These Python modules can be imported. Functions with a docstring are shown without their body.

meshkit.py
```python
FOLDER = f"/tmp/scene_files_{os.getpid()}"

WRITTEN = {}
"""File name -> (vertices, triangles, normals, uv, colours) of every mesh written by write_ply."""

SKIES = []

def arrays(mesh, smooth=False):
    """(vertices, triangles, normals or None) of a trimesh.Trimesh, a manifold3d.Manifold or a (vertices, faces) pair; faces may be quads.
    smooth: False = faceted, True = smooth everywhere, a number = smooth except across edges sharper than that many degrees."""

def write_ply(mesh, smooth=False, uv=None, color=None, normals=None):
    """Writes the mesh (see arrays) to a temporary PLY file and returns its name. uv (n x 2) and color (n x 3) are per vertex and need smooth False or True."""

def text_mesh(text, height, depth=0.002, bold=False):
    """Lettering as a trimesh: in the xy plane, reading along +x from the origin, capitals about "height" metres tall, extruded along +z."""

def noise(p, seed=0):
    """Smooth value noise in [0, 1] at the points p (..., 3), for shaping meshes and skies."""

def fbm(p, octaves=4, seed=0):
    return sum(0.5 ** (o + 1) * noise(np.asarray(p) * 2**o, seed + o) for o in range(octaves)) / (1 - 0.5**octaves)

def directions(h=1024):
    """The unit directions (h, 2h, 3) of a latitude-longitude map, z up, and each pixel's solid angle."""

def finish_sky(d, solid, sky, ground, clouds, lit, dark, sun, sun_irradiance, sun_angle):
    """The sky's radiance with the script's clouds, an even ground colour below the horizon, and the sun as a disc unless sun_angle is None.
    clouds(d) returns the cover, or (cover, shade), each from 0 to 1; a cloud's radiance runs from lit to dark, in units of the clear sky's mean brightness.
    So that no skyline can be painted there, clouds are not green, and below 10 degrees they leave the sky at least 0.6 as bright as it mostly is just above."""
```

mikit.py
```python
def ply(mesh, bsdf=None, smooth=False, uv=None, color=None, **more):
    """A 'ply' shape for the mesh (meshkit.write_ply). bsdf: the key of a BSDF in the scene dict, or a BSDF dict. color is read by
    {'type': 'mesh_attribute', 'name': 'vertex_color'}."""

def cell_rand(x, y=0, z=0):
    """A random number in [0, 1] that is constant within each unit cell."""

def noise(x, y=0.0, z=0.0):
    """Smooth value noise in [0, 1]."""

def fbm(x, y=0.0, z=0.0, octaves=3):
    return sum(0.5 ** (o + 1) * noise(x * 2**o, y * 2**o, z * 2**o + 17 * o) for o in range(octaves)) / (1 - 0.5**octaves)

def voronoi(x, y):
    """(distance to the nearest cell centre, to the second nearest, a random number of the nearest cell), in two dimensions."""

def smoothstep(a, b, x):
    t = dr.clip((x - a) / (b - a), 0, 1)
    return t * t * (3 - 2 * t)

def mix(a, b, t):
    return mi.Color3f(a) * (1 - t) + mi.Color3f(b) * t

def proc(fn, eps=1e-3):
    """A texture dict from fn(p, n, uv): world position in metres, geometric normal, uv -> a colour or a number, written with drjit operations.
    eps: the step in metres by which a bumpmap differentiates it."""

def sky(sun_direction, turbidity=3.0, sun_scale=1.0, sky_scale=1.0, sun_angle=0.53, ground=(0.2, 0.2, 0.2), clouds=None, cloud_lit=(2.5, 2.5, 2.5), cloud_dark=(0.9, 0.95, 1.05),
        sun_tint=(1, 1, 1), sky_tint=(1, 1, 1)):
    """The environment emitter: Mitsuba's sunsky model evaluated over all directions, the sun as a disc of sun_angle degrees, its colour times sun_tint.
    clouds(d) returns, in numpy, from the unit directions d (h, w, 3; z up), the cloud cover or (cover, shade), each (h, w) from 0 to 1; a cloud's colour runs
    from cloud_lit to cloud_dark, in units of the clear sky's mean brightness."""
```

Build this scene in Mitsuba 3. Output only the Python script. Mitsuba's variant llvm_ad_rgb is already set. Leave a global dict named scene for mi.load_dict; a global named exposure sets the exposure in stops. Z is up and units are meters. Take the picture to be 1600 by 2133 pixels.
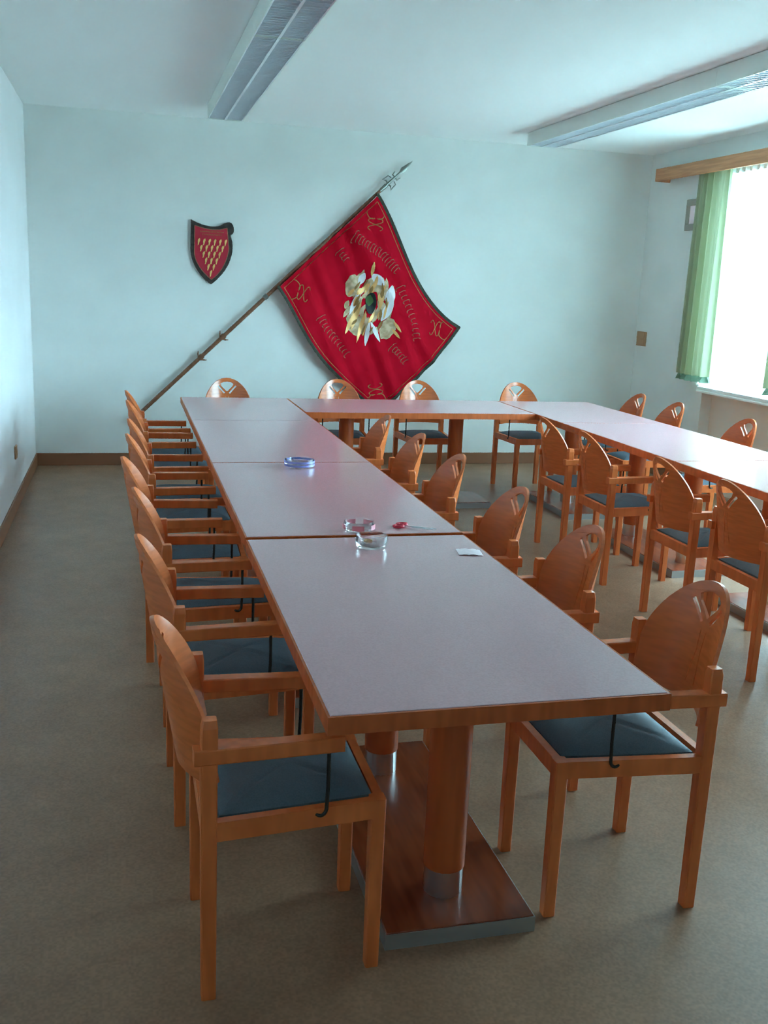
import math, random
import numpy as np, trimesh, shapely
import shapely.geometry as sg
from shapely import affinity
from shapely.ops import unary_union
import manifold3d as m3
import drjit as dr
import mitsuba as mi
import mikit
from mikit import noise, fbm, smoothstep, mix, proc
random.seed(7); RNG = np.random.default_rng(7)
T = mi.ScalarTransform4f
scene, labels = {'type': 'scene'}, {}

# ------------------------------------------------------------------ camera
CAM = np.array([-0.3939, -1.8533, 1.6137]); YAW, PITCH, ROLL, FPX = 0.2608, 0.2257, 0.0427, 2059.2
_f = np.array([math.sin(YAW)*math.cos(PITCH), math.cos(YAW)*math.cos(PITCH), -math.sin(PITCH)])
_r = np.cross(_f, [0, 0, 1]); _r /= np.linalg.norm(_r); _u = np.cross(_r, _f)
_up = -_r*math.sin(ROLL) + _u*math.cos(ROLL)
scene['camera'] = {'type': 'perspective', 'fov': 2*math.degrees(math.atan(800/FPX)), 'fov_axis': 'x', 'near_clip': 0.05, 'far_clip': 200.0,
                   'to_world': T().look_at(origin=CAM.tolist(), target=(CAM+_f).tolist(), up=_up.tolist())}
# ------------------------------------------------------------------ daylight (overcast sky through the windows on the right)
scene['sky'] = mikit.sky((-0.8, -0.2, 0.7), turbidity=4.0, sun_scale=0.0, ground=(0.30, 0.33, 0.30),
                         clouds=lambda d: np.full(d.shape[:2], 1.0), cloud_lit=(1.55, 2.72, 3.20))
exposure = 6.47

# ------------------------------------------------------------------ materials
def tone(a, b, sx, sy, sz, oct=3):
    return proc(lambda p, n, uv: mix(a, b, smoothstep(0.25, 0.75, fbm(p.x*sx, p.y*sy, p.z*sz, oct))))
def pbsdf(base, rough, spec=0.5, metal=0.0, **k):
    c = base if isinstance(base, dict) else {'type': 'rgb', 'value': list(base)}
    b = {'type': 'principled', 'base_color': c, 'roughness': rough, 'specular': spec, 'metallic': metal, **k}
    return {'type': 'twosided', 'b': b}
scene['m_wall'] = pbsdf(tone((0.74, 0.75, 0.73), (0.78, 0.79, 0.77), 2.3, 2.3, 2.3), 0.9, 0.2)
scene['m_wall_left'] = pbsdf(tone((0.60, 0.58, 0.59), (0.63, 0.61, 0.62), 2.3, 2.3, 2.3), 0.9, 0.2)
scene['m_ceiling'] = pbsdf((0.74, 0.75, 0.74), 0.95, 0.1)
def _lino(p, n, uv):
    a = fbm(p.x*9, p.y*9, 0, 4); s = noise(p.x*170, p.y*170, 3.0)
    return mix((0.25, 0.14, 0.085), (0.31, 0.175, 0.107), a) * (0.88 + 0.24*s)
scene['m_floor'] = pbsdf(proc(_lino), proc(lambda p, n, uv: 0.30 + 0.12*fbm(p.x*5, p.y*5, 1.0, 3)), 0.26)
scene['m_base'] = pbsdf((0.27, 0.11, 0.055), 0.4)
scene['m_beech'] = pbsdf(tone((0.60, 0.135, 0.034), (0.70, 0.178, 0.048), 45, 45, 5), 0.32, 0.5)
scene['m_shell'] = pbsdf(tone((0.56, 0.125, 0.032), (0.64, 0.155, 0.042), 8, 20, 90), 0.24, 0.55, clearcoat=0.4, clearcoat_gloss=0.9)
scene['m_tablewood'] = pbsdf(tone((0.42, 0.080, 0.019), (0.50, 0.105, 0.026), 50, 50, 5), 0.35, 0.5)
scene['m_basewood'] = pbsdf(tone((0.16, 0.030, 0.010), (0.22, 0.045, 0.014), 55, 6, 30), 0.25, 0.5)
scene['m_laminate'] = pbsdf(proc(lambda p, n, uv: mix((0.49, 0.275, 0.295), (0.54, 0.31, 0.335), noise(p.x*260, p.y*260, 0.0))), 0.16, 0.5)
scene['m_chrome'] = pbsdf((0.75, 0.76, 0.77), 0.16, 0.5, 1.0)
scene['m_skirt'] = pbsdf((0.42, 0.45, 0.46), 0.38, 0.5, 0.8)
scene['m_cushion'] = pbsdf(proc(lambda p, n, uv: mix((0.070, 0.105, 0.135), (0.115, 0.160, 0.195), 0.5*noise(p.x*420, p.y*420, 0.0)+0.5*fbm(p.x*14, p.y*14, 0.0, 2))), 0.75, 0.25, sheen=0.6)
scene['m_black'] = pbsdf((0.012, 0.012, 0.013), 0.35)
scene['m_white'] = pbsdf((0.78, 0.80, 0.79), 0.4)
scene['m_sill'] = pbsdf((0.80, 0.81, 0.80), 0.25)
scene['m_niche'] = pbsdf((0.80, 0.72, 0.63), 0.85, 0.2)
scene['m_lamp'] = pbsdf((0.70, 0.74, 0.70), 0.5)
scene['m_alu'] = pbsdf((0.62, 0.65, 0.68), 0.24, 0.5, 0.85)
scene['m_louvre'] = pbsdf((0.78, 0.80, 0.84), 0.24, 0.6, 0.55)
scene['m_frame'] = pbsdf((0.34, 0.31, 0.26), 0.5)
scene['m_tube'] = pbsdf((0.85, 0.86, 0.85), 0.3)
scene['m_valance'] = pbsdf(tone((0.50, 0.22, 0.10), (0.60, 0.28, 0.135), 60, 5, 60), 0.45)
scene['m_drape'] = {'type': 'principledthin', 'base_color': {'type': 'rgb', 'value': [0.42, 0.46, 0.31]}, 'roughness': 0.9, 'diff_trans': 0.42}
scene['m_hem'] = {'type': 'principledthin', 'base_color': {'type': 'rgb', 'value': [0.22, 0.34, 0.26]}, 'roughness': 0.9, 'diff_trans': 0.2}
scene['m_sheer'] = {'type': 'principledthin', 'base_color': {'type': 'rgb', 'value': [0.93, 0.95, 0.95]}, 'roughness': 0.8, 'diff_trans': 1.5}
scene['m_pane'] = {'type': 'thindielectric', 'int_ior': 1.5}
scene['m_pole'] = pbsdf(tone((0.14, 0.055, 0.028), (0.22, 0.09, 0.045), 40, 40, 40), 0.4)
def _velvet(p, n, uv):
    return mix((0.42, 0.002, 0.014), (0.54, 0.004, 0.022), fbm(p.x*7, p.z*7, 0.0, 3))
scene['m_red'] = pbsdf(proc(_velvet), 0.8, 0.08)
scene['m_fringe'] = pbsdf(tone((0.025, 0.035, 0.030), (0.07, 0.075, 0.05), 90, 90, 90), 0.8, 0.2)
scene['m_gold'] = pbsdf((0.78, 0.45, 0.17), 0.45, 0.5, 0.3)
scene['m_thread'] = pbsdf((0.30, 0.12, 0.07), 0.7, 0.3)
scene['m_olive'] = pbsdf((0.30, 0.16, 0.05), 0.7, 0.3)
scene['m_cream'] = pbsdf(tone((0.42, 0.29, 0.16), (0.62, 0.47, 0.32), 30, 30, 30), 0.7, 0.3)
scene['m_ribbon'] = pbsdf((0.72, 0.70, 0.72), 0.6, 0.3)
scene['m_green'] = pbsdf((0.05, 0.10, 0.03), 0.7, 0.3)
scene['m_dark'] = pbsdf((0.012, 0.018, 0.016), 0.6, 0.3)
scene['m_silver'] = pbsdf((0.24, 0.25, 0.23), 0.3, 0.5, 0.9)
scene['m_darkwood'] = pbsdf(tone((0.020, 0.014, 0.012), (0.045, 0.032, 0.026), 40, 40, 40), 0.45)
scene['m_plaque'] = pbsdf((0.42, 0.010, 0.030), 0.5)
scene['m_brown'] = pbsdf((0.44, 0.24, 0.13), 0.45)
scene['m_glass'] = {'type': 'dielectric', 'int_ior': 1.5}
scene['m_blueglass'] = pbsdf((0.26, 0.28, 0.66), 0.12, 0.6)
scene['m_scissors'] = pbsdf((0.60, 0.03, 0.06), 0.3)
scene['m_paper'] = pbsdf((0.92, 0.76, 0.80), 0.8, 0.2)
scene['m_candy'] = pbsdf((0.55, 0.32, 0.14), 0.4)
scene['m_pink'] = pbsdf((0.80, 0.26, 0.32), 0.25)

# ------------------------------------------------------------------ helpers
_count = {}
def numbered(name):
    n = _count.get(name, -1) + 1; _count[name] = n
    return name if n == 0 else f'{name}_{n:03d}'
def entry(key, shape, M=None):
    d = dict(shape)
    if M is not None: d['to_world'] = M
    scene[key] = d
    return key
def part(parent, name, shape, M=None, label=None, kind=None):
    key = numbered(f'{parent}__{name}')
    entry(key, shape, M)
    if label or kind: labels[key] = {k: v for k, v in (('label', label), ('kind', kind)) if v}
    return key
def thing(name, label, cat, group=None):
    key = numbered(name); labels[key] = {'label': label, 'category': cat}
    if group: labels[key]['group'] = group
    return key
def struct(name, label, shape=None, M=None):
    if shape is not None: entry(name, shape, M)
    labels[name] = {'label': label, 'kind': 'structure'}
    return name
def ply(mesh, m, smooth=False, **k): return mikit.ply(mesh, m, smooth=smooth, **k)
def cat(*ms): return trimesh.util.concatenate([m for m in ms])
def cbox(lo, hi, c=0.003):
    lo, hi = np.array(lo, float), np.array(hi, float); c = min(c, 0.3*float((hi-lo).min()))
    P = []
    for ix in (0, 1):
        for iy in (0, 1):
            for iz in (0, 1):
                v = np.where([ix, iy, iz], hi, lo); s = np.where([ix, iy, iz], -1, 1)*c
                for a in range(3):
                    w = v + s; w[a] = v[a]; P.append(w)
    return trimesh.convex.convex_hull(np.array(P))
def box(lo, hi):
    return trimesh.creation.box(bounds=[lo, hi])
def hull(P): return trimesh.convex.convex_hull(np.array(P, float))
def rect(cx, cy, wx, wy, z, c=0.003):
    a, b = wx/2, wy/2
    return [(cx+sx*(a-c*k), cy+sy*(b-c*(1-k)), z) for sx in (-1, 1) for sy in (-1, 1) for k in (0, 1)]
def tube(path, r, n=10):
    path = np.array(path, float); rings = []
    for i in range(len(path)):
        t = path[min(i+1, len(path)-1)] - path[max(i-1, 0)]; t /= np.linalg.norm(t)
        a = np.cross(t, [0.123, 0.9, 0.31]); a /= np.linalg.norm(a); b = np.cross(t, a)
        rr = r[i] if hasattr(r, '__len__') else r
        rings.append([path[i] + rr*(math.cos(2*math.pi*k/n)*a + math.sin(2*math.pi*k/n)*b) for k in range(n)])
    V = np.array(rings).reshape(-1, 3); F = []
    for i in range(len(path)-1):
        for k in range(n):
            p, q = i*n+k, i*n+(k+1) % n
            F += [(p, q, q+n), (p, q+n, p+n)]
    V = np.vstack([V, path[0], path[-1]]); e = len(V)
    for k in range(n):
        F += [(e-2, (k+1) % n, k), (e-1, (len(path)-1)*n+k, (len(path)-1)*n+(k+1) % n)]
    m = trimesh.Trimesh(V, F, process=False); m.fix_normals(); return m
def lathe(prof, n=48):
    m = trimesh.creation.revolve(np.array(prof, float), sections=n); m.fix_normals(); return m
def cyl(p0, p1, r, n=24): return trimesh.creation.cylinder(radius=r, segment=[p0, p1], sections=n)
def loop(P): return sg.Polygon(P).buffer(0)
def line(P, w): return sg.LineString(P).buffer(w/2, cap_style=2, join_style=1)

# ------------------------------------------------------------------ room shell
WX, XR, YB, YF, H = -1.134, 4.36, 6.87, -3.4, 2.88
OY0, OY1, OZ0, OZ1 = 1.1, 5.72, 0.885, 2.60      # window band in the right wall
struct('floor', 'beige speckled linoleum floor', ply(box((WX-.2, YF-.2, -.1), (XR+.35, YB+.2, 0)), 'm_floor'))
struct('ceiling', 'white plain ceiling', ply(box((WX-.2, YF-.2, H), (XR+.35, YB+.2, H+.15)), 'm_ceiling'))
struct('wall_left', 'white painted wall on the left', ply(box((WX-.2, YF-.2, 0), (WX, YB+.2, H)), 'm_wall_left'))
struct('wall_back', 'white painted wall behind the flag', ply(box((WX, YB, 0), (XR+.35, YB+.2, H)), 'm_wall'))
struct('wall_front', 'white painted wall behind the viewer', ply(box((WX, YF-.2, 0), (XR+.35, YF, H)), 'm_wall'))
NY1, NZ = 5.635, 0.845                             # radiator niche under the sill
wr = [box((XR, OY1, 0), (XR+.35, YB, H)), box((XR, YF, 0), (XR+.35, OY0, H)), box((XR, OY0, OZ1), (XR+.35, OY1, H)),
      box((XR, NY1, 0), (XR+.35, OY1, OZ0-.03)), box((XR+.12, OY0, 0), (XR+.35, NY1, OZ0-.03))]
struct('wall_right', 'white painted window wall on the right', ply(cat(*wr), 'm_wall'))
struct('wall_niche', 'beige panel under the window sill', ply(box((XR+.10, OY0, 0.0), (XR+.12, NY1, OZ0-.03)), 'm_niche'))
bh = 0.105
def skirting(lo, hi): return ply(cbox(lo, hi, .004), 'm_base')
struct('baseboard_left', 'brown baseboard along the left wall', skirting((WX, YF, 0), (WX+.012, YB-.012, bh)))
struct('baseboard_back', 'brown baseboard along the back wall', skirting((WX, YB-.012, 0), (XR, YB, bh)))
struct('baseboard_right', 'brown baseboard on the window wall', skirting((XR-.012, NY1, 0), (XR, YB-.012, bh)))
struct('trim_1', 'white window sill board with lip', ply(cat(cbox((XR-.035, OY0, .855), (XR+.30, NY1+.03, .885), .004), cbox((XR-.04, OY0, .835), (XR-.022, NY1+.03, .856), .004)), 'm_sill'))
struct('trim_2', 'short white end of the sill board', ply(cbox((XR-.02, NY1+.03, .885), (XR+.3, OY1, .90), .004), 'm_sill'))
edges = np.linspace(OY1, OY0, 5)
for k in range(4):
    b, a = edges[k], edges[k+1]; x0, x1 = XR+.20, XR+.26; w = f'window_{k+1}'
    fr = [cbox((x0, a, OZ0), (x1, a+.05, OZ1)), cbox((x0, b-.05, OZ0), (x1, b, OZ1)), cbox((x0, a+.05, OZ0), (x1, b-.05, OZ0+.05)), cbox((x0, a+.05, OZ1-.05), (x1, b-.05, OZ1))]
    struct(w, 'white framed window in the right wall')
    part(w, 'frame', ply(cat(*fr), 'm_white'))
    part(w, 'pane', ply((np.array([[x0+.03, a+.05, OZ0+.05], [x0+.03, b-.05, OZ0+.05], [x0+.03, b-.05, OZ1-.05], [x0+.03, a+.05, OZ1-.05]]), np.array([[0, 1, 2], [0, 2, 3]])), 'm_pane'))

# ------------------------------------------------------------------ tables
HT, TE = 0.74, 0.042
def table(x0, x1, y0, y1, label, cols, axis, dz=0.0, base=1.02):
    t = thing('conference_table', label, 'table', 'conference tables set in a U')
    z1, z0 = HT+dz, HT-TE+dz
    w = 0.006
    part(t, 'tabletop', ply(cbox((x0+w, y0+w, z0+.004), (x1-w, y1-w, z1), .0012), 'm_laminate'), label='pale grey laminate top')
    band = sg.box(x0, y0, x1, y1).difference(sg.box(x0+w, y0+w, x1-w, y1-w))
    m = trimesh.creation.extrude_polygon(band, TE-.0015); m.apply_translation((0, 0, z0))
    part(t, 'edge_band', ply(m, 'm_tablewood'), label='orange brown wooden edge')
    cx, cy = (x0+x1)/2, (y0+y1)/2; hw = 0.20 if x0 < 1 else 0.18
    cx += 0 if axis == 'x' else .012 if x0 < 1 else -.010
    bx, by = (hw, base/2) if axis == 'y' else (base/2, hw)
    ph = 0.045
    part(t, 'base_plate', ply(cbox((cx-bx+.003, cy-by+.003, .002), (cx+bx-.003, cy+by-.003, ph), .002), 'm_basewood'))
    ring = sg.box(cx-bx, cy-by, cx+bx, cy+by).difference(sg.box(cx-bx+.003, cy-by+.003, cx+bx-.003, cy+by-.003))
    m = trimesh.creation.extrude_polygon(ring, ph-.003)
    part(t, 'skirting', ply(m, 'm_skirt'), label='grey metal skirting of the base')
    for o in cols:
        px, py = (cx, cy+o) if axis == 'y' else (cx+o, cy)
        m = cyl((px, py, ph+.075), (px, py, z0+.004), .055, 40)
        c = part(t, 'column', ply(m, 'm_tablewood', 40))
        m = lathe([(0.0001, ph), (.0525, ph), (.0525, ph+.076), (.0001, ph+.076)], 40); m.apply_translation((px, py, 0))
        part(c, 'collar', ply(m, 'm_chrome', 40), label='chrome collar')
W = 0.793
table(0, W, 0.0, 1.450, 'nearest table of the left wing, a white paper slip on its inner edge', (-.345, .335), 'y')
table(0, W, 1.464, 2.897, 'second table of the left wing, the red scissors lie on its near end', (-.34, .34), 'y', .004)
table(0, W, 2.901, 4.372, 'third table of the left wing, beyond the blue glass dish', (-.34, .34), 'y', .004)
table(0, W, 4.376, 5.608, 'far left corner table in front of the flagpole', (-.0, ), 'y', .003, .8)
table(W+.004, 2.496, 4.811, 5.608, 'cross table below the red flag joining both wings', (-.47, .38), 'x', .003, 1.25)
RX = 2.499
table(RX, RX+W, 4.376, 5.608, 'far right corner table between the back row and the window wall', (0., ), 'y', .003, .8)
table(RX, RX+W, 2.901, 4.372, 'right wing table that mirrors the bright window', (-.34, .34), 'y', .003)
table(RX, RX+W, 1.468, 2.897, 'right wing table cut off by the right photo edge', (-.34, .34), 'y', .003)

# ------------------------------------------------------------------ armchairs (front = +x)
def back_x(s, z):
    return -0.190 - 0.17*(z-0.64) - 0.078*(1-(s/0.177)**2)
def shell_mesh():
    S = .177*np.sin(np.linspace(-math.pi/2, math.pi/2, 61))
    top = [(s, .645 + .210*max(0.0, 1-abs(s/.177)**2.1)**.58) for s in S]
    P = [(-.177, .53), (-.165, .515), (.165, .515), (.177, .53)] + top[::-1]
    body = loop(P)
    A = .855
    hole = loop([(-.046, A-.046), (-.03, A-.036), (0, A-.032), (.03, A-.036), (.046, A-.046), (.040, A-.062), (.0, A-.102), (-.040, A-.062)]).buffer(.003)
    cut = [hole]
    for sgn in (-1, 1):
        cut.append(line([(sgn*.068, A-.060), (sgn*.018, A-.118)], .0125))
        cut.append(line([(sgn*.0125, A-.140), (sgn*.010, A-.20), (sgn*.020, A-.29)], .0032))
    poly = body.difference(unary_union(cut))
    t = .010
    m = trimesh.creation.extrude_polygon(poly, t)
    v, f = trimesh.remesh.subdivide_to_size(m.vertices, m.faces, .026, max_iter=12)
    m = trimesh.Trimesh(v, f, process=True)
    v = m.vertices.copy(); s, z, d = v[:, 0], v[:, 1], v[:, 2]
    x = back_x(s, z)
    gx = -0.078*(-2*s/.177**2); nrm = np.stack([np.ones_like(s), -gx, np.full_like(s, .17)], 1); nrm /= np.linalg.norm(nrm, axis=1, keepdims=True)
    m.vertices = np.stack([x, s, z], 1) + nrm*(d-t)[:, None]
    m.fix_normals(); return m
def cushion_mesh():
    n = 41; U = np.linspace(-1, 1, n); V = []; F = []
    x0, x1, w0, w1 = -.172, .186, .178, .142
    for i, a in enumerate(U):
        for b in U:
            x = x0+(x1-x0)*(a+1)/2; w = w0+(w1-w0)*(a+1)/2
            e = max(abs(a), abs(b)); z = .447 + .020*(1-e**5) + .014*(1-e)
            z -= .007*math.exp(-((abs(a)-abs(b))/.06)**2)*(1-e**3)
            V.append((x, w*b, z))
    k = len(V)
    for i in range(n-1):
        for j in range(n-1):
            p = i*n+j; F += [(p, p+n, p+n+1), (p, p+n+1, p+1)]
    rim = [i*n for i in range(n)] + [(n-1)*n+j for j in range(1, n)] + [i*n+n-1 for i in range(n-2, -1, -1)] + [j for j in range(n-2, 0, -1)]
    for q in rim: x, y, z = V[q]; V.append((x, y, .425))
    L = len(rim)
    for i in range(L):
        a, b = rim[i], rim[(i+1) % L]; F += [(a, k+(i+1) % L, b), (a, k+i, k+(i+1) % L)]
    V.append((0, 0, .425)); c = len(V)-1
    for i in range(L): F.append((c, k+(i+1) % L, k+i))
    m = trimesh.Trimesh(V, F, process=False); m.fix_normals(); return m
CH = []      # (part name, shape, label)
for s in (1, -1):
    y = s*.193
    leg = hull(rect(-.195, y+s*.002, .030, .028, .690) + rect(-.196, y+s*.002, .036, .034, .672) + rect(-.197, y, .037, .037, .60) + rect(-.197, y, .033, .033, 0.0))
    CH.append(('leg', ply(leg, 'm_beech'), None))
for s in (1, -1):
    y = s*.157
    CH.append(('leg', ply(hull(rect(.197, y, .036, .036, .447) + rect(.197, y, .032, .032, 0)), 'm_beech'), None))
def rail(p, q, t=.022, z0=.400, z1=.447):
    p, q = np.array(p, float), np.array(q, float); d = (q-p)/np.linalg.norm(q-p); nn = np.array([-d[1], d[0]])*t/2
    return hull([(*(e+k*nn), z) for e in (p, q) for k in (-1, 1) for z in (z0, z1)])
for s in (1, -1): CH.append(('seat_rail', ply(rail((-.182, s*.197), (.182, s*.164)), 'm_beech'), None))
CH.append(('seat_rail', ply(rail((.201, -.142), (.201, .142)), 'm_beech'), None))
CH.append(('seat_rail', ply(rail((-.201, -.178), (-.201, .178)), 'm_beech'), None))
for s in (1, -1):
    p, q = np.array((-.230, s*.197)), np.array((.105, s*.180)); d = (q-p)/np.linalg.norm(q-p); nn = np.array([-d[1], d[0]])*.0185
    P = []
    for e, k0 in ((p, 1), (q, -1)):
        for k in (-1, 1):
            for z, c in ((.588, 0), (.624, 0), (.591, 1), (.621, 1)):
                P.append((*(e+k*nn*(1-.12*(1-c))), z))
    CH.append(('armrest', ply(hull(P), 'm_beech'), None))
CH.append(('backrest', ply(shell_mesh(), 'm_shell', 30), 'curved plywood back with a goblet shaped cutout'))
CH.append(('seat_cushion', ply(cushion_mesh(), 'm_cushion', 40), 'blue grey upholstered seat'))
for s in (1, -1):
    y = s*.186
    P = [(.072, y, .592), (.072, y, .50), (.070, y, .455)] + [(.070-.014*(1-math.cos(a)), y, .447-.018*math.sin(a)) for a in np.linspace(.2, 2.2, 7)] + [(.046, s*.174, .432)]
    CH.append(('arm_rod', ply(tube(P, .0045, 8), 'm_black', 40), 'thin black bent steel rod'))
def chair(cx, cy, rot, label, group):
    t = thing('armchair', label, 'chair', group)
    M = T().translate((cx, cy, 0)).rotate((0, 0, 1), rot)
    for nm, sh, lb in CH: part(t, nm, sh, M, lb)
ORD = ['nearest', 'second', 'third', 'fourth', 'fifth', 'sixth', 'seventh', 'eighth']
LEFT = [(-.035, .335, 0), (-.062, 1.10, 1), (-.065, 1.79, 0), (-.105, 2.43, -2), (-.085, 3.09, 1), (-.075, 3.62, 0), (-.08, 4.44, -1), (-.085, 5.00, 1)]
for k, (x, y, r) in enumerate(LEFT):
    lb = 'wooden armchair in the left foreground, closest to the viewer in the left aisle row' if k == 0 else \
         ('farthest wooden armchair in the row along the left aisle, beside the flagpole foot' if k == 7 else f'{ORD[k]} wooden armchair from the viewer in the row along the left aisle')
    chair(x, y, r, lb, 'armchairs along the left aisle')
INNER = [(.868, .435, 180), (.83, 1.087, 180), (.828, 1.728, 180), (.828, 2.486, 180), (.828, 3.136, 180), (.828, 3.852, 180)]
for k, (x, y, r) in enumerate(INNER):
    lb = 'wooden armchair in the right foreground at the near end of the left wing, inner side' if k == 0 else \
         ('farthest wooden armchair on the inner side of the left wing' if k == 5 else f'{ORD[k]} wooden armchair from the viewer on the inner side of the left wing')
    chair(x, y, r, lb, 'armchairs on the inner side of the left wing')
BACK = [(.376, 5.66), (1.272, 5.73), (1.952, 5.745), (2.82, 5.72)]
BL = ['wooden armchair behind the far left corner table, leftmost against the back wall', 'wooden armchair at the cross table left of the flag tip', 'wooden armchair at the cross table right of the flag tip', 'wooden armchair at the back wall farthest right, behind the far right corner table']
for (x, y), lb in zip(BACK, BL): chair(x, y, -90, lb, 'armchairs along the back wall')
RI = [(2.42, 3.81), (2.42, 3.245), (2.42, 2.395), (2.42, 1.835)]
RL = ['wooden armchair with its back to us at the right wing, farthest of four', 'second farthest wooden armchair turned away at the right wing', 'third wooden armchair turned away at the right wing, counted from the back wall', 'wooden armchair turned away at the right photo edge, nearest of the right wing']
for (x, y), lb in zip(RI, RL): chair(x, y, 0, lb, 'armchairs on the inner side of the right wing')
RO = [(3.29, 5.27), (3.29, 4.70), (3.29, 3.82)]
OL = ['wooden armchair on the window side of the right wing, farthest from the viewer', 'wooden armchair on the window side of the right wing, middle of three', 'wooden armchair on the window side below the window sill, nearest of three']
for (x, y), lb in zip(RO, OL): chair(x, y, 180, lb, 'armchairs on the window side of the right wing')

# ------------------------------------------------------------------ ceiling lamps (switched off, louvred)
def lamp(x0, x1, y0, y1, label):
    t = thing('ceiling_lamp', label, 'ceiling lamp', 'louvred ceiling lamps'); zb, zt = 2.775, H-.004
    th = .004; ch = [box((x0, y0, zt-.01), (x1, y1, zt)), box((x0, y0, zb), (x0+th, y1, zt)), box((x1-th, y0, zb), (x1, y1, zt)), box((x0, y0, zb), (x1, y0+th, zt)), box((x0, y1-th, zb), (x1, y1, zt))]
    part(t, 'housing', ply(cat(*ch), 'm_lamp'))
    xm = (x0+x1)/2
    part(t, 'reflector', ply(box((x0+.006, y0+.006, zt-.020), (x1-.006, y1-.006, zt-.012)), 'm_alu'))
    for a, b in ((x0+.006, xm-.008), (xm+.008, x1-.006)):
        part(t, 'tube', ply(cyl(((a+b)/2, y0+.03, zb+.060), ((a+b)/2, y1-.03, zb+.060), .013, 16), 'm_tube', 40))
    V = []
    for q in (x0+.006, xm, x1-.006):
        w = .007 if q == xm else .004
        V.append(hull([(q-w, y0+.006, zb+.001), (q+w, y0+.006, zb+.001), (q, y0+.006, zb+.05), (q-w, y1-.006, zb+.001), (q+w, y1-.006, zb+.001), (q, y1-.006, zb+.05)]))
    part(t, 'louvre_rib', ply(cat(*V), 'm_louvre'))
    B = []
    y = y0+.03
    while y < y1-.02:
        for a, b in ((x0+.010, xm-.007), (xm+.007, x1-.010)):
            B.append(hull([(a, y-.003, zb+.002), (a, y+.003, zb+.002), (b, y-.003, zb+.002), (b, y+.003, zb+.002), (a, y, zb+.04), (b, y, zb+.04)]))
        y += .042
    part(t, 'louvre_blades', ply(cat(*B), 'm_louvre'), kind='stuff', label='fine metal cross blades')
lamp(.239, .500, 3.40, 6.15, 'white louvred ceiling lamp above the left wing, far section')
lamp(.239, .500, .65, 3.398, 'white louvred ceiling lamp above the left wing, section cut by the top edge')
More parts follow.
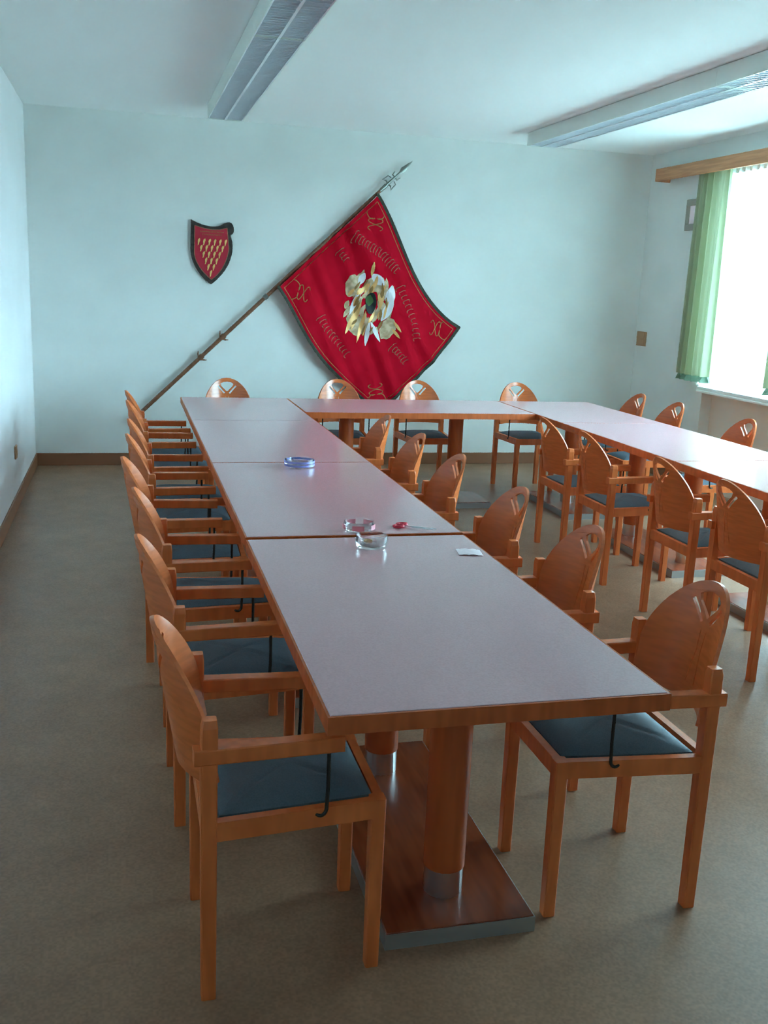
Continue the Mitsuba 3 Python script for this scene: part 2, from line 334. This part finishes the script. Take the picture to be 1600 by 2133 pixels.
lamp(2.840, 3.097, 3.45, 6.20, 'white louvred ceiling lamp near the windows, glinting with daylight')
lamp(2.840, 3.097, .70, 3.448, 'white louvred ceiling lamp near the windows, section at the right edge')

# ------------------------------------------------------------------ curtains
t = thing('curtain_valance', 'light brown wooden valance board above the window', 'valance')
part(t, 'board', ply(cat(cbox((4.215, 0.6, 2.610), (4.235, 6.53, 2.717), .003)), 'm_valance'))
part(t, 'end_board', ply(cbox((4.235, 6.51, 2.610), (XR, 6.53, 2.717), .003), 'm_valance'))
part(t, 'cover_board', ply(cbox((4.235, 0.6, 2.697), (XR, 6.51, 2.712), .003), 'm_white'), label='white top of the valance box')
def cloth(y0, y1, z0, z1, x, amp, waves, shape=None, n=140, rows=24, seed=0, thick=0):
    r = np.random.default_rng(seed); ph = r.uniform(0, 6.28, 4); V = []; F = []
    for i in range(rows+1):
        z = z0+(z1-z0)*i/rows; h = i/rows
        for j in range(n+1):
            u = j/n; yy = y0+(y1-y0)*u
            if shape: yy = shape(u, h, y0, y1)
            a = amp*(1.15-.45*h)
            xx = x + a*math.sin(2*math.pi*waves*u+ph[0]+.5*math.sin(2*h+ph[1])) + .35*a*math.sin(2*math.pi*waves*2.3*u+ph[2])
            V.append((xx, yy, z))
    for i in range(rows):
        for j in range(n):
            p = i*(n+1)+j; F += [(p, p+1, p+n+2), (p, p+n+2, p+n+1)]
    return trimesh.Trimesh(V, F, process=False)
def drape(y0, y1, label, seed, shape=None):
    t = thing('curtain', label, 'curtain', 'green drapes at the windows')
    c = part(t, 'cloth', ply(cloth(y0, y1, .975, 2.66, 4.288, .036, 4.5, shape, seed=seed), 'm_drape', True))
    hs = (lambda u, h, a, b: shape(u, 0, a, b)) if shape else None
    part(c, 'hem', ply(cloth(y0, y1, .925, .977, 4.288, .0365, 4.5, hs, rows=3, seed=seed), 'm_hem', True), label='dark hem')
def dshape(u, h, y0, y1):
    w = (y1-y0)*(1.0 - .28*math.sin(math.pi*min(1, h*1.1))**2*.9); return y1-w*(1-u)
drape(5.475, 5.92, 'pale green curtain hanging at the left end of the window', 3, None)
drape(4.17, 4.69, 'green curtain at the right photo edge', 5)
t = thing('sheer_curtain', 'white sheer curtain glowing in the window', 'sheer curtain')
part(t, 'cloth', ply(cloth(4.45, 5.62, .92, 2.66, 4.385-.03, .012, 13, n=260, seed=9), 'm_sheer', True))

# ------------------------------------------------------------------ small wall fittings
t = thing('picture_frame', 'brown framed picture half hidden behind the green curtain', 'picture')
part(t, 'frame', ply(cat(cbox((XR-.018, 5.93, 2.18), (XR-.002, 6.17, 2.235)), cbox((XR-.018, 5.93, 2.385), (XR-.002, 6.17, 2.44)), cbox((XR-.018, 6.115, 2.235), (XR-.002, 6.17, 2.385)), cbox((XR-.018, 5.93, 2.235), (XR-.002, 5.985, 2.385))), 'm_frame'))
part(t, 'mat', ply(box((XR-.010, 5.985, 2.235), (XR-.004, 6.115, 2.385)), 'm_paper'), label='pale picture')
def plate(name, label, lo, hi, ax, m='m_brown'):
    t = thing(name, label, 'wall switch' if 'switch' in name else 'socket')
    part(t, 'cover', ply(cbox(lo, hi, .003), m)); return t
t = plate('light_switch', 'brown double switch plate in the far right corner', (XR-.012, 6.66, 1.150), (XR, 6.83, 1.285), 0)
part(t, 'rocker', ply(cbox((XR-.017, 6.68, 1.222), (XR-.0115, 6.81, 1.272), .002), 'm_brown'))
part(t, 'rocker', ply(cbox((XR-.017, 6.68, 1.163), (XR-.0115, 6.81, 1.213), .002), 'm_brown'))
t = plate('wall_socket', 'small brown socket low on the left wall', (WX, 5.22, .345), (WX+.012, 5.31, .435), 0)
part(t, 'insert', ply(cyl((WX+.011, 5.265, .39), (WX+.015, 5.265, .39), .026, 20), 'm_brown', 40))

# ------------------------------------------------------------------ flag on its pole, fixed to the back wall
YC = 6.80
def fold(x, z):
    q = (x-1.7)*.93 + (z-1.4)*.36; r = -(x-1.7)*.36+(z-1.4)*.93
    a = .009*np.sin(2*np.pi*(q/.21)+1.2*np.sin(2.2*r)) + .005*np.sin(2*np.pi*(q/.13)+1.5*r+.8)
    fade = 1/(1+np.exp((q-.32)/.10))*.85+.15
    ridge = .022*np.exp(-((q-.22+.25*(r-.1))/.05)**2)
    return YC - .012 + a*fade - ridge - .02*np.sin(2*np.pi*q/.9)
def spl(P, n):
    P = np.array(P, float); s = np.r_[0, np.cumsum(np.linalg.norm(np.diff(P, axis=0), axis=1))]; s /= s[-1]
    from scipy.interpolate import CubicSpline
    return CubicSpline(s, P)(np.linspace(0, 1, n))
N = 71
cA = spl([(.890, 1.556), (1.31, 1.957), (1.737, 2.365)], N)                                              # along the pole
cB = spl([(1.82, .47), (1.965, .62), (2.268, .921), (2.546, 1.265)], N)                                  # free end
cL = spl([(.890, 1.556), (1.025, 1.351), (1.157, 1.128), (1.335, .902), (1.492, .756), (1.82, .47)], N)  # lower left side
cR = spl([(1.737, 2.365), (1.946, 2.001), (2.092, 1.721), (2.308, 1.436), (2.546, 1.265)], N)            # right side
uu = np.linspace(0, 1, N)[:, None, None]; vv = np.linspace(0, 1, N)[None, :, None]
G = (1-vv)*cA[:, None] + vv*cB[:, None] + (1-uu)*cL[None] + uu*cR[None] - ((1-uu)*(1-vv)*cA[0] + uu*(1-vv)*cA[-1] + (1-uu)*vv*cB[0] + uu*vv*cB[-1])
OUT = sg.Polygon(np.vstack([cA, cR[1:], cB[::-1][1:], cL[::-1][1:-1]]))
def wallmesh(poly, off, thick, size=.03, depth=fold):
    """A flat outline in the (x, z) plane, laid on the cloth with a thickness."""
    geoms = [g for g in (poly.geoms if hasattr(poly, 'geoms') else [poly]) if g.area > 1e-7]; ms = []
    for g in geoms:
        m = trimesh.creation.extrude_polygon(g, thick)
        v, f = trimesh.remesh.subdivide_to_size(m.vertices, m.faces, size, max_iter=14)
        ms.append(trimesh.Trimesh(np.stack([v[:, 0], depth(v[:, 0], v[:, 1]) - off - v[:, 2], v[:, 1]], 1), f, process=False))
    m = cat(*ms); m.merge_vertices(); m.fix_normals(); return m
def at(u, v):
    i, j = u*(N-1), v*(N-1); a, b = int(min(i, N-2)), int(min(j, N-2)); fu, fv = i-a, j-b
    return (G[a, b]*(1-fu)+G[a+1, b]*fu)*(1-fv) + (G[a, b+1]*(1-fu)+G[a+1, b+1]*fu)*fv
fl = thing('flag', 'large red embroidered flag on a slanted brown pole on the back wall', 'flag')
fc = part(fl, 'cloth', ply(wallmesh(OUT.buffer(-.004), 0, .003), 'm_red', 35), label='red velvet cloth')
side = sg.LineString(np.vstack([cR, cB[::-1][1:], cL[::-1][1:]]))
part(fc, 'fringe', ply(wallmesh(side.buffer(.013), -.002, .008), 'm_fringe', 35), label='dark green fringe along three sides')
ins = OUT.buffer(-.035)
part(fc, 'border', ply(wallmesh(ins.difference(OUT.buffer(-.040)), .0032, .0012), 'm_olive'), label='thin gold embroidered border')
# corner ornaments: small scrolls of gold thread
def scroll(c, ang, s):
    g = []
    for sd in (-1, 1):
        P = [(s*.10*k*math.cos(.9*k*sd+sd*.5), s*.10*k*math.sin(.9*k*sd+sd*.5)) for k in np.linspace(.25, 2.2, 16)]; g.append(line(P, .007))
        P = [(s*.05*k, sd*s*.12*math.sin(k*1.4)) for k in np.linspace(.3, 4, 14)]; g.append(line(P, .006))
    return affinity.translate(affinity.rotate(unary_union(g), ang, origin=(0, 0)), *c)
orn = []
for (u, v) in ((.10, .09), (.90, .09), (.10, .91), (.90, .91)):
    c = at(u, v); d = at(.5, .5)-c; orn.append(scroll(c, math.degrees(math.atan2(d[1], d[0])), .55))
for o in orn: part(fc, 'corner_ornament', ply(wallmesh(o.intersection(ins), .0032, .0012), 'm_olive'), label='gold scroll embroidery in a corner')
# emblem (offsets in photograph-like units of about 4.25 mm)
EC = np.array((1.690, 1.440)); K = .00490
def E(P): return [(EC[0]+K*a, EC[1]+K*b) for a, b in P]
def blob(cx, cy, rx, ry, ang=0, n=20, jag=0.0, seed=1):
    r = np.random.default_rng(seed); P = [((1+jag*r.uniform(-1, 1))*rx*math.cos(a), (1+jag*r.uniform(-1, 1))*ry*math.sin(a)) for a in np.linspace(0, 6.283, n, endpoint=False)]
    return affinity.rotate(loop(E([(cx+p, cy+q) for p, q in P])), ang)
def leaf(cx, cy, l, w, ang):
    P = [(l*(k-.5), w*math.sin(math.pi*k)**.8) for k in np.linspace(0, 1, 9)]; P += [(a, -b) for a, b in P[::-1][1:-1]]
    return affinity.translate(affinity.rotate(affinity.scale(loop(P), K, K, origin=(0, 0)), ang, origin=(0, 0)), EC[0]+K*cx, EC[1]+K*cy)
def spray(n, seed, r0, r1, l0, l1, w0, w1):
    r = np.random.default_rng(seed); out = []
    for k in range(n):
        a = 2*math.pi*(k+r.uniform(-.4, .4))/n; R = r.uniform(r0, r1)
        out.append(leaf(R*math.cos(a)*.98, R*math.sin(a)*1.12, r.uniform(l0, l1), r.uniform(w0, w1), 75+r.uniform(-22, 22)+14*math.cos(a)))
    return out
tufts = [blob(-30, 32, 13, 20, -15, 18, .12, 3), blob(36, -42, 13, 20, -25, 18, .12, 4), blob(-24, -36, 14, 20, 20, 18, .15, 6), blob(10, 36, 18, 14, 10, 18, .15, 8)]
part(fc, 'emblem', ply(wallmesh(unary_union(spray(46, 2, 16, 46, 16, 34, 2.4, 4.6) + tufts), .0034, .002, .02), 'm_cream'), label='embroidered wreath in cream and gold')
rb = [leaf(38, 16, 40, 9, 80), leaf(34, -10, 44, 8, 62), leaf(-14, 44, 24, 6, 65), leaf(14, 44, 30, 8, -38), leaf(-24, 4, 52, 5, 68), leaf(0, -52, 46, 4, 84), leaf(14, -48, 42, 4, -62)]
part(fc, 'ribbon', ply(wallmesh(unary_union(rb), .0054, .0014, .02), 'm_ribbon'), label='white embroidered ribbon')
gl = [leaf(-22, -22, 54, 4, 72), leaf(-12, -40, 60, 3.4, 76), leaf(-32, -34, 44, 4, 66), leaf(4, 62, 26, 3, 82), leaf(4, 24, 32, 4, 74), leaf(54, -38, 26, 2.6, -52), leaf(52, -50, 24, 2.6, -48), leaf(22, 8, 34, 4, 84)] + spray(16, 11, 20, 46, 14, 30, 1.8, 3.2)
part(fc, 'golden_rays', ply(wallmesh(unary_union(gl), .0070, .0012, .02), 'm_gold'), label='golden leaves and rays')
part(fc, 'dark_leaves', ply(wallmesh(unary_union(spray(14, 21, 18, 42, 12, 24, 1.6, 3.0)), .0084, .0010, .02), 'm_olive'), label='brown olive leaves')
part(fc, 'medallion', ply(wallmesh(blob(4, 2, 9.5, 19, -3, 24), .0096, .0015, .02), 'm_dark'), label='dark green oval centre')
part(fc, 'medallion', ply(wallmesh(blob(1, 7, 7, 9, -10, 16, .15, 5), .0113, .0012, .02), 'm_green'), label='green leaves in the oval')
# illegible blackletter words around the emblem, as rows of gold-brown strokes
def word(P, h, cnt, seed, cap=True):
    r = np.random.default_rng(seed); L = sg.LineString(E(P)); out = []
    for k in range(cnt):
        s = (k+.5)/cnt; a = L.interpolate(s, normalized=True); b = L.interpolate(min(1, s+.01), normalized=True); d = np.array([b.x-a.x, b.y-a.y]); d /= np.linalg.norm(d)+1e-9
        n = np.array([-d[1], d[0]]); hh = h*K*(1.6 if cap and k == 0 else r.uniform(.8, 1.15)); c = np.array([a.x, a.y])
        p0, p1 = c-n*hh*.5, c+n*hh*.5
        out.append(line([p0+d*.006, p0-d*.004+n*hh*.2, p1-d*.004-n*hh*.2, p1+d*.006], .0055))
        if r.random() < .45: out.append(line([p1+d*.004, p1+d*.02-n*.008], .005))
        if r.random() < .45: out.append(line([p0+d*.004, p0+d*.02+n*.008], .005))
    return unary_union(out)
wd = [word([(-58, 92), (-42, 74)], 13, 4, 1), word([(-34, 118), (-8, 104), (22, 88), (50, 60)], 16, 17, 2), word([(54, 36), (70, 6), (86, -30), (92, -62)], 13, 12, 3), word([(-88, -22), (-76, -44), (-60, -62), (-34, -92)], 13, 12, 4), word([(44, -72), (60, -86), (74, -102)], 13, 7, 5)]
for w in wd: part(fc, 'lettering', ply(wallmesh(w, .0034, .0014, .02), 'm_thread'), label='worn line of blackletter embroidery')
# pole
def onpole(k): a, b = np.array((-.371, .365)), np.array((1.797, 2.434)); q = a+(b-a)*k; return np.array([q[0], YC+.015, q[1]])
d0 = onpole(1)-onpole(0); PL = np.linalg.norm(d0); d0 /= PL
fp = part(fl, 'pole', ply(tube([onpole(k) for k in (0, .4, .531, .533, 1)], [.017, .017, .017, .0165, .0145], 14), 'm_pole', 40), label='brown wooden pole in two lengths')
part(fp, 'ferrule', ply(tube([onpole(.527), onpole(.529), onpole(.539), onpole(.541)], [.017, .023, .023, .017], 16), 'm_silver', 40), label='silver joint sleeve')
for k in (.366, .281):
    c = onpole(k); nrm = np.array([-d0[2], 0, d0[0]])
    b = [tube([c-d0*.02, c+d0*.02], .024, 14)]
    for s in (1, -1): b.append(tube([c+nrm*s*.012-d0*.012, c+nrm*s*.035+d0*.000, c+nrm*s*.052+d0*.018], [.010, .008, .003], 8))
    b.append(tube([c, c+np.array([0, .052, 0])], .008, 8))
    part(fp, 'bracket', ply(cat(*b), 'm_pole', 40), label='small forked wall bracket')
tip = np.array([2.044, YC+.015, 2.668]); q1 = onpole(1); dd = (tip-q1); Lt = np.linalg.norm(dd); dd /= Lt; nn = np.array([-dd[2], 0, dd[0]])
sp = hull([q1+dd*Lt*.52+nn*.006, q1+dd*Lt*.52-nn*.006, q1+dd*Lt*.66+nn*.024, q1+dd*Lt*.66-nn*.024, tip, q1+dd*Lt*.7+np.array([0, .008, 0]), q1+dd*Lt*.7-np.array([0, .008, 0])])
fb = [tube([q1-dd*.05, q1+dd*.02, q1+dd*.03, q1+dd*Lt*.55], [.016, .018, .012, .009], 12), sp]
for s in (1, -1):
    fb.append(tube([q1+dd*.04, q1+dd*.05+nn*s*.03, q1+dd*.03+nn*s*.055, q1+dd*.09+nn*s*.050, q1+dd*.10+nn*s*.02], [.006, .008, .007, .006, .004], 8))
    fb.append(tube([q1+dd*.13, q1+dd*.125+nn*s*.03, q1+dd*.16+nn*s*.035], [.006, .007, .003], 8))
part(fl, 'spearhead', ply(cat(*fb), 'm_silver', 35), label='ornate silver spear tip')

# ------------------------------------------------------------------ shield plaque
sh = thing('shield_plaque', 'dark wooden shield with red field and gold drops on the back wall', 'plaque')
outl = spl([(.155, 1.853), (.175, 1.737), (.238, 1.633), (.327, 1.557)], 16).tolist() + spl([(.327, 1.557), (.415, 1.641), (.481, 1.751), (.505, 1.86), (.486, 1.965)], 18).tolist()[1:] + spl([(.486, 1.965), (.507, 1.98), (.513, 2.03), (.490, 2.068), (.44, 2.062), (.40, 2.040), (.33, 2.030), (.25, 2.043), (.158, 2.078)], 24).tolist()[1:]
flat = lambda y: (lambda x, z: np.full_like(x, y))
PO = loop(outl)
part(sh, 'board', ply(wallmesh(PO, 0, .024, .05, flat(YB)), 'm_darkwood'))
field = loop([(.192, 2.028), (.25, 2.012), (.33, 2.0), (.40, 2.004), (.455, 2.02)] + spl([(.470, 1.86), (.450, 1.77), (.39, 1.66), (.328, 1.60)], 12).tolist() + spl([(.328, 1.60), (.262, 1.66), (.205, 1.745), (.190, 1.853)], 12).tolist()[1:])
sf = part(sh, 'field', ply(wallmesh(field, 0, .006, .05, flat(YB-.024)), 'm_plaque'), label='red shield field')
part(sh, 'rim', ply(wallmesh(field.buffer(.006).difference(field), 0, .007, .05, flat(YB-.024)), 'm_thread'), label='narrow brown rim')
drop = loop([(.008, .027), (.011, .012), (.004, -.004), (-.001, -.024), (-.008, -.028), (-.005, -.010), (-.008, .004), (-.003, .018)]).buffer(.0012)
dm = wallmesh(drop, 0, .006, .05, flat(0)); dsh = ply(dm, 'm_gold', 40)
for row, cnt in enumerate((6, 5, 4, 3, 2, 1)):
    for k in range(cnt):
        part(sf, 'gold_drop', dsh, T().translate((.222+.020*row+.0445*k, YB-.030, 1.902-.051*row)))
tx = []
r = np.random.default_rng(4)
for row, (z, a, b) in enumerate(((1.985, .235, .43), (1.962, .255, .41))):
    for x in np.arange(a, b, .0125): tx.append(line([(x, z-.006), (x+.002, z+.006*r.uniform(.5, 1.2))], .003)); tx.append(line([(x, z+.004), (x+.006, z+.004*r.uniform(-1, 1))], .0025))
part(sf, 'lettering', ply(wallmesh(unary_union(tx), 0, .0015, .05, flat(YB-.030)), 'm_olive'), label='two rows of worn small letters')

# ------------------------------------------------------------------ things on the tables
def dish(name, label, x, y, z, R, h, m, cat_='dish', group=None):
    t = thing(name, label, cat_)
    prof = [(.0001, 0), (R*.80, 0), (R*.92, .004), (R, h*.45), (R*.98, h), (R*.93, h), (R*.90, h*.5), (R*.80, .009), (.0001, .009)]
    mm = lathe(prof, 56); mm.apply_translation((x, y, z+.0006))
    part(t, 'bowl', ply(mm, m, 40)); return t
z1, z2 = HT, HT+.004
t = dish('glass_dish', 'clear round glass dish with a sweet inside, at the table joint', .412, 1.315, z1, .056, .040, 'm_glass')
sw = thing('wrapped_sweet', 'small brown sweet inside the clear glass dish', 'sweet')
m = trimesh.creation.icosphere(subdivisions=2, radius=1.0); m.apply_scale((.016, .011, .008)); m.apply_translation((.400, 1.315, z1+.019)); part(sw, 'candy', ply(m, 'm_candy', True))
for s in (-1, 1): part(sw, 'wrapper_end', ply(hull([(.400+s*.014, 1.315, z1+.019)] + [(.400+s*.028, 1.315+a, z1+.019+b) for a in (-.009, .009) for b in (-.005, .005)]), 'm_paper'))
t = dish('glass_dish', 'glass dish with red and pink pattern behind the clear one', .418, 1.535, z2, .056, .034, 'm_glass')
for k in range(5):
    a0 = 1.257*k+.3; A = np.linspace(a0, a0+.75, 9)
    P = [(.0595*math.cos(a), .0595*math.sin(a), zz) for zz in (.008, .026) for a in A]; q = [(i, i+1, i+10, i+9) for i in range(8)]
    part(t, 'red_patch', ply((np.array(P)+(.418, 1.535, z2), np.array(q)), 'm_pink'))
t = dish('glass_dish', 'round dish with two blue bands on the second table', .413, 2.79, z2, .071, .040, 'm_glass')
for za, zb in ((.006, .017), (.021, .032)):
    mm = lathe([(.0725, za), (.0735, za), (.0735, zb), (.0725, zb), (.0725, za)], 56); mm.apply_translation((.413, 2.79, z2))
    part(t, 'blue_band', ply(mm, 'm_blueglass', 40))
sc = thing('scissors', 'small red handled scissors lying beside the glass dishes', 'scissors')
for s in (-1, 1):
    ang = -.62 + s*.07; c0 = np.array((.575+s*.0, 1.585))
    def R2(P, a=ang): return [(.628+math.cos(a)*p-math.sin(a)*q, 1.535+math.sin(a)*p+math.cos(a)*q) for p, q in P]
    g = loop(R2([(-.035, -.004*s), (-.01, s*.006), (.085, 0), (-.01, -s*.003)]))
    mm = trimesh.creation.extrude_polygon(g, .0022); mm.apply_translation((0, 0, z2+.004+.0024*(s > 0))); part(sc, 'blade', ply(mm, 'm_alu'))
    ringc = R2([(-.056, -s*.014)])[0]
    tor = trimesh.creation.torus(.0135, .005, 28, 10); tor.apply_transform(trimesh.transformations.rotation_matrix(ang, (0, 0, 1))); tor.apply_scale((1.25, 1, 1)); tor.apply_translation((*ringc, z2+.0062))
    part(sc, 'handle', ply(tor, 'm_scissors', 40))
pp = thing('paper_slip', 'white crumpled paper slip near the inner edge of the nearest table', 'paper')
n = 11; V = [(.682+.080*i/(n-1)+.012*j/(n-1), 1.175+.075*j/(n-1)-.018*i/(n-1), z1+.0015+.004*abs(math.sin(i*.8+j*.5))*math.sin(math.pi*i/(n-1))) for i in range(n) for j in range(n)]
part(pp, 'sheet', ply((np.array(V), np.array([(i*n+j, (i+1)*n+j, (i+1)*n+j+1, i*n+j+1) for i in range(n-1) for j in range(n-1)])), 'm_paper', True))
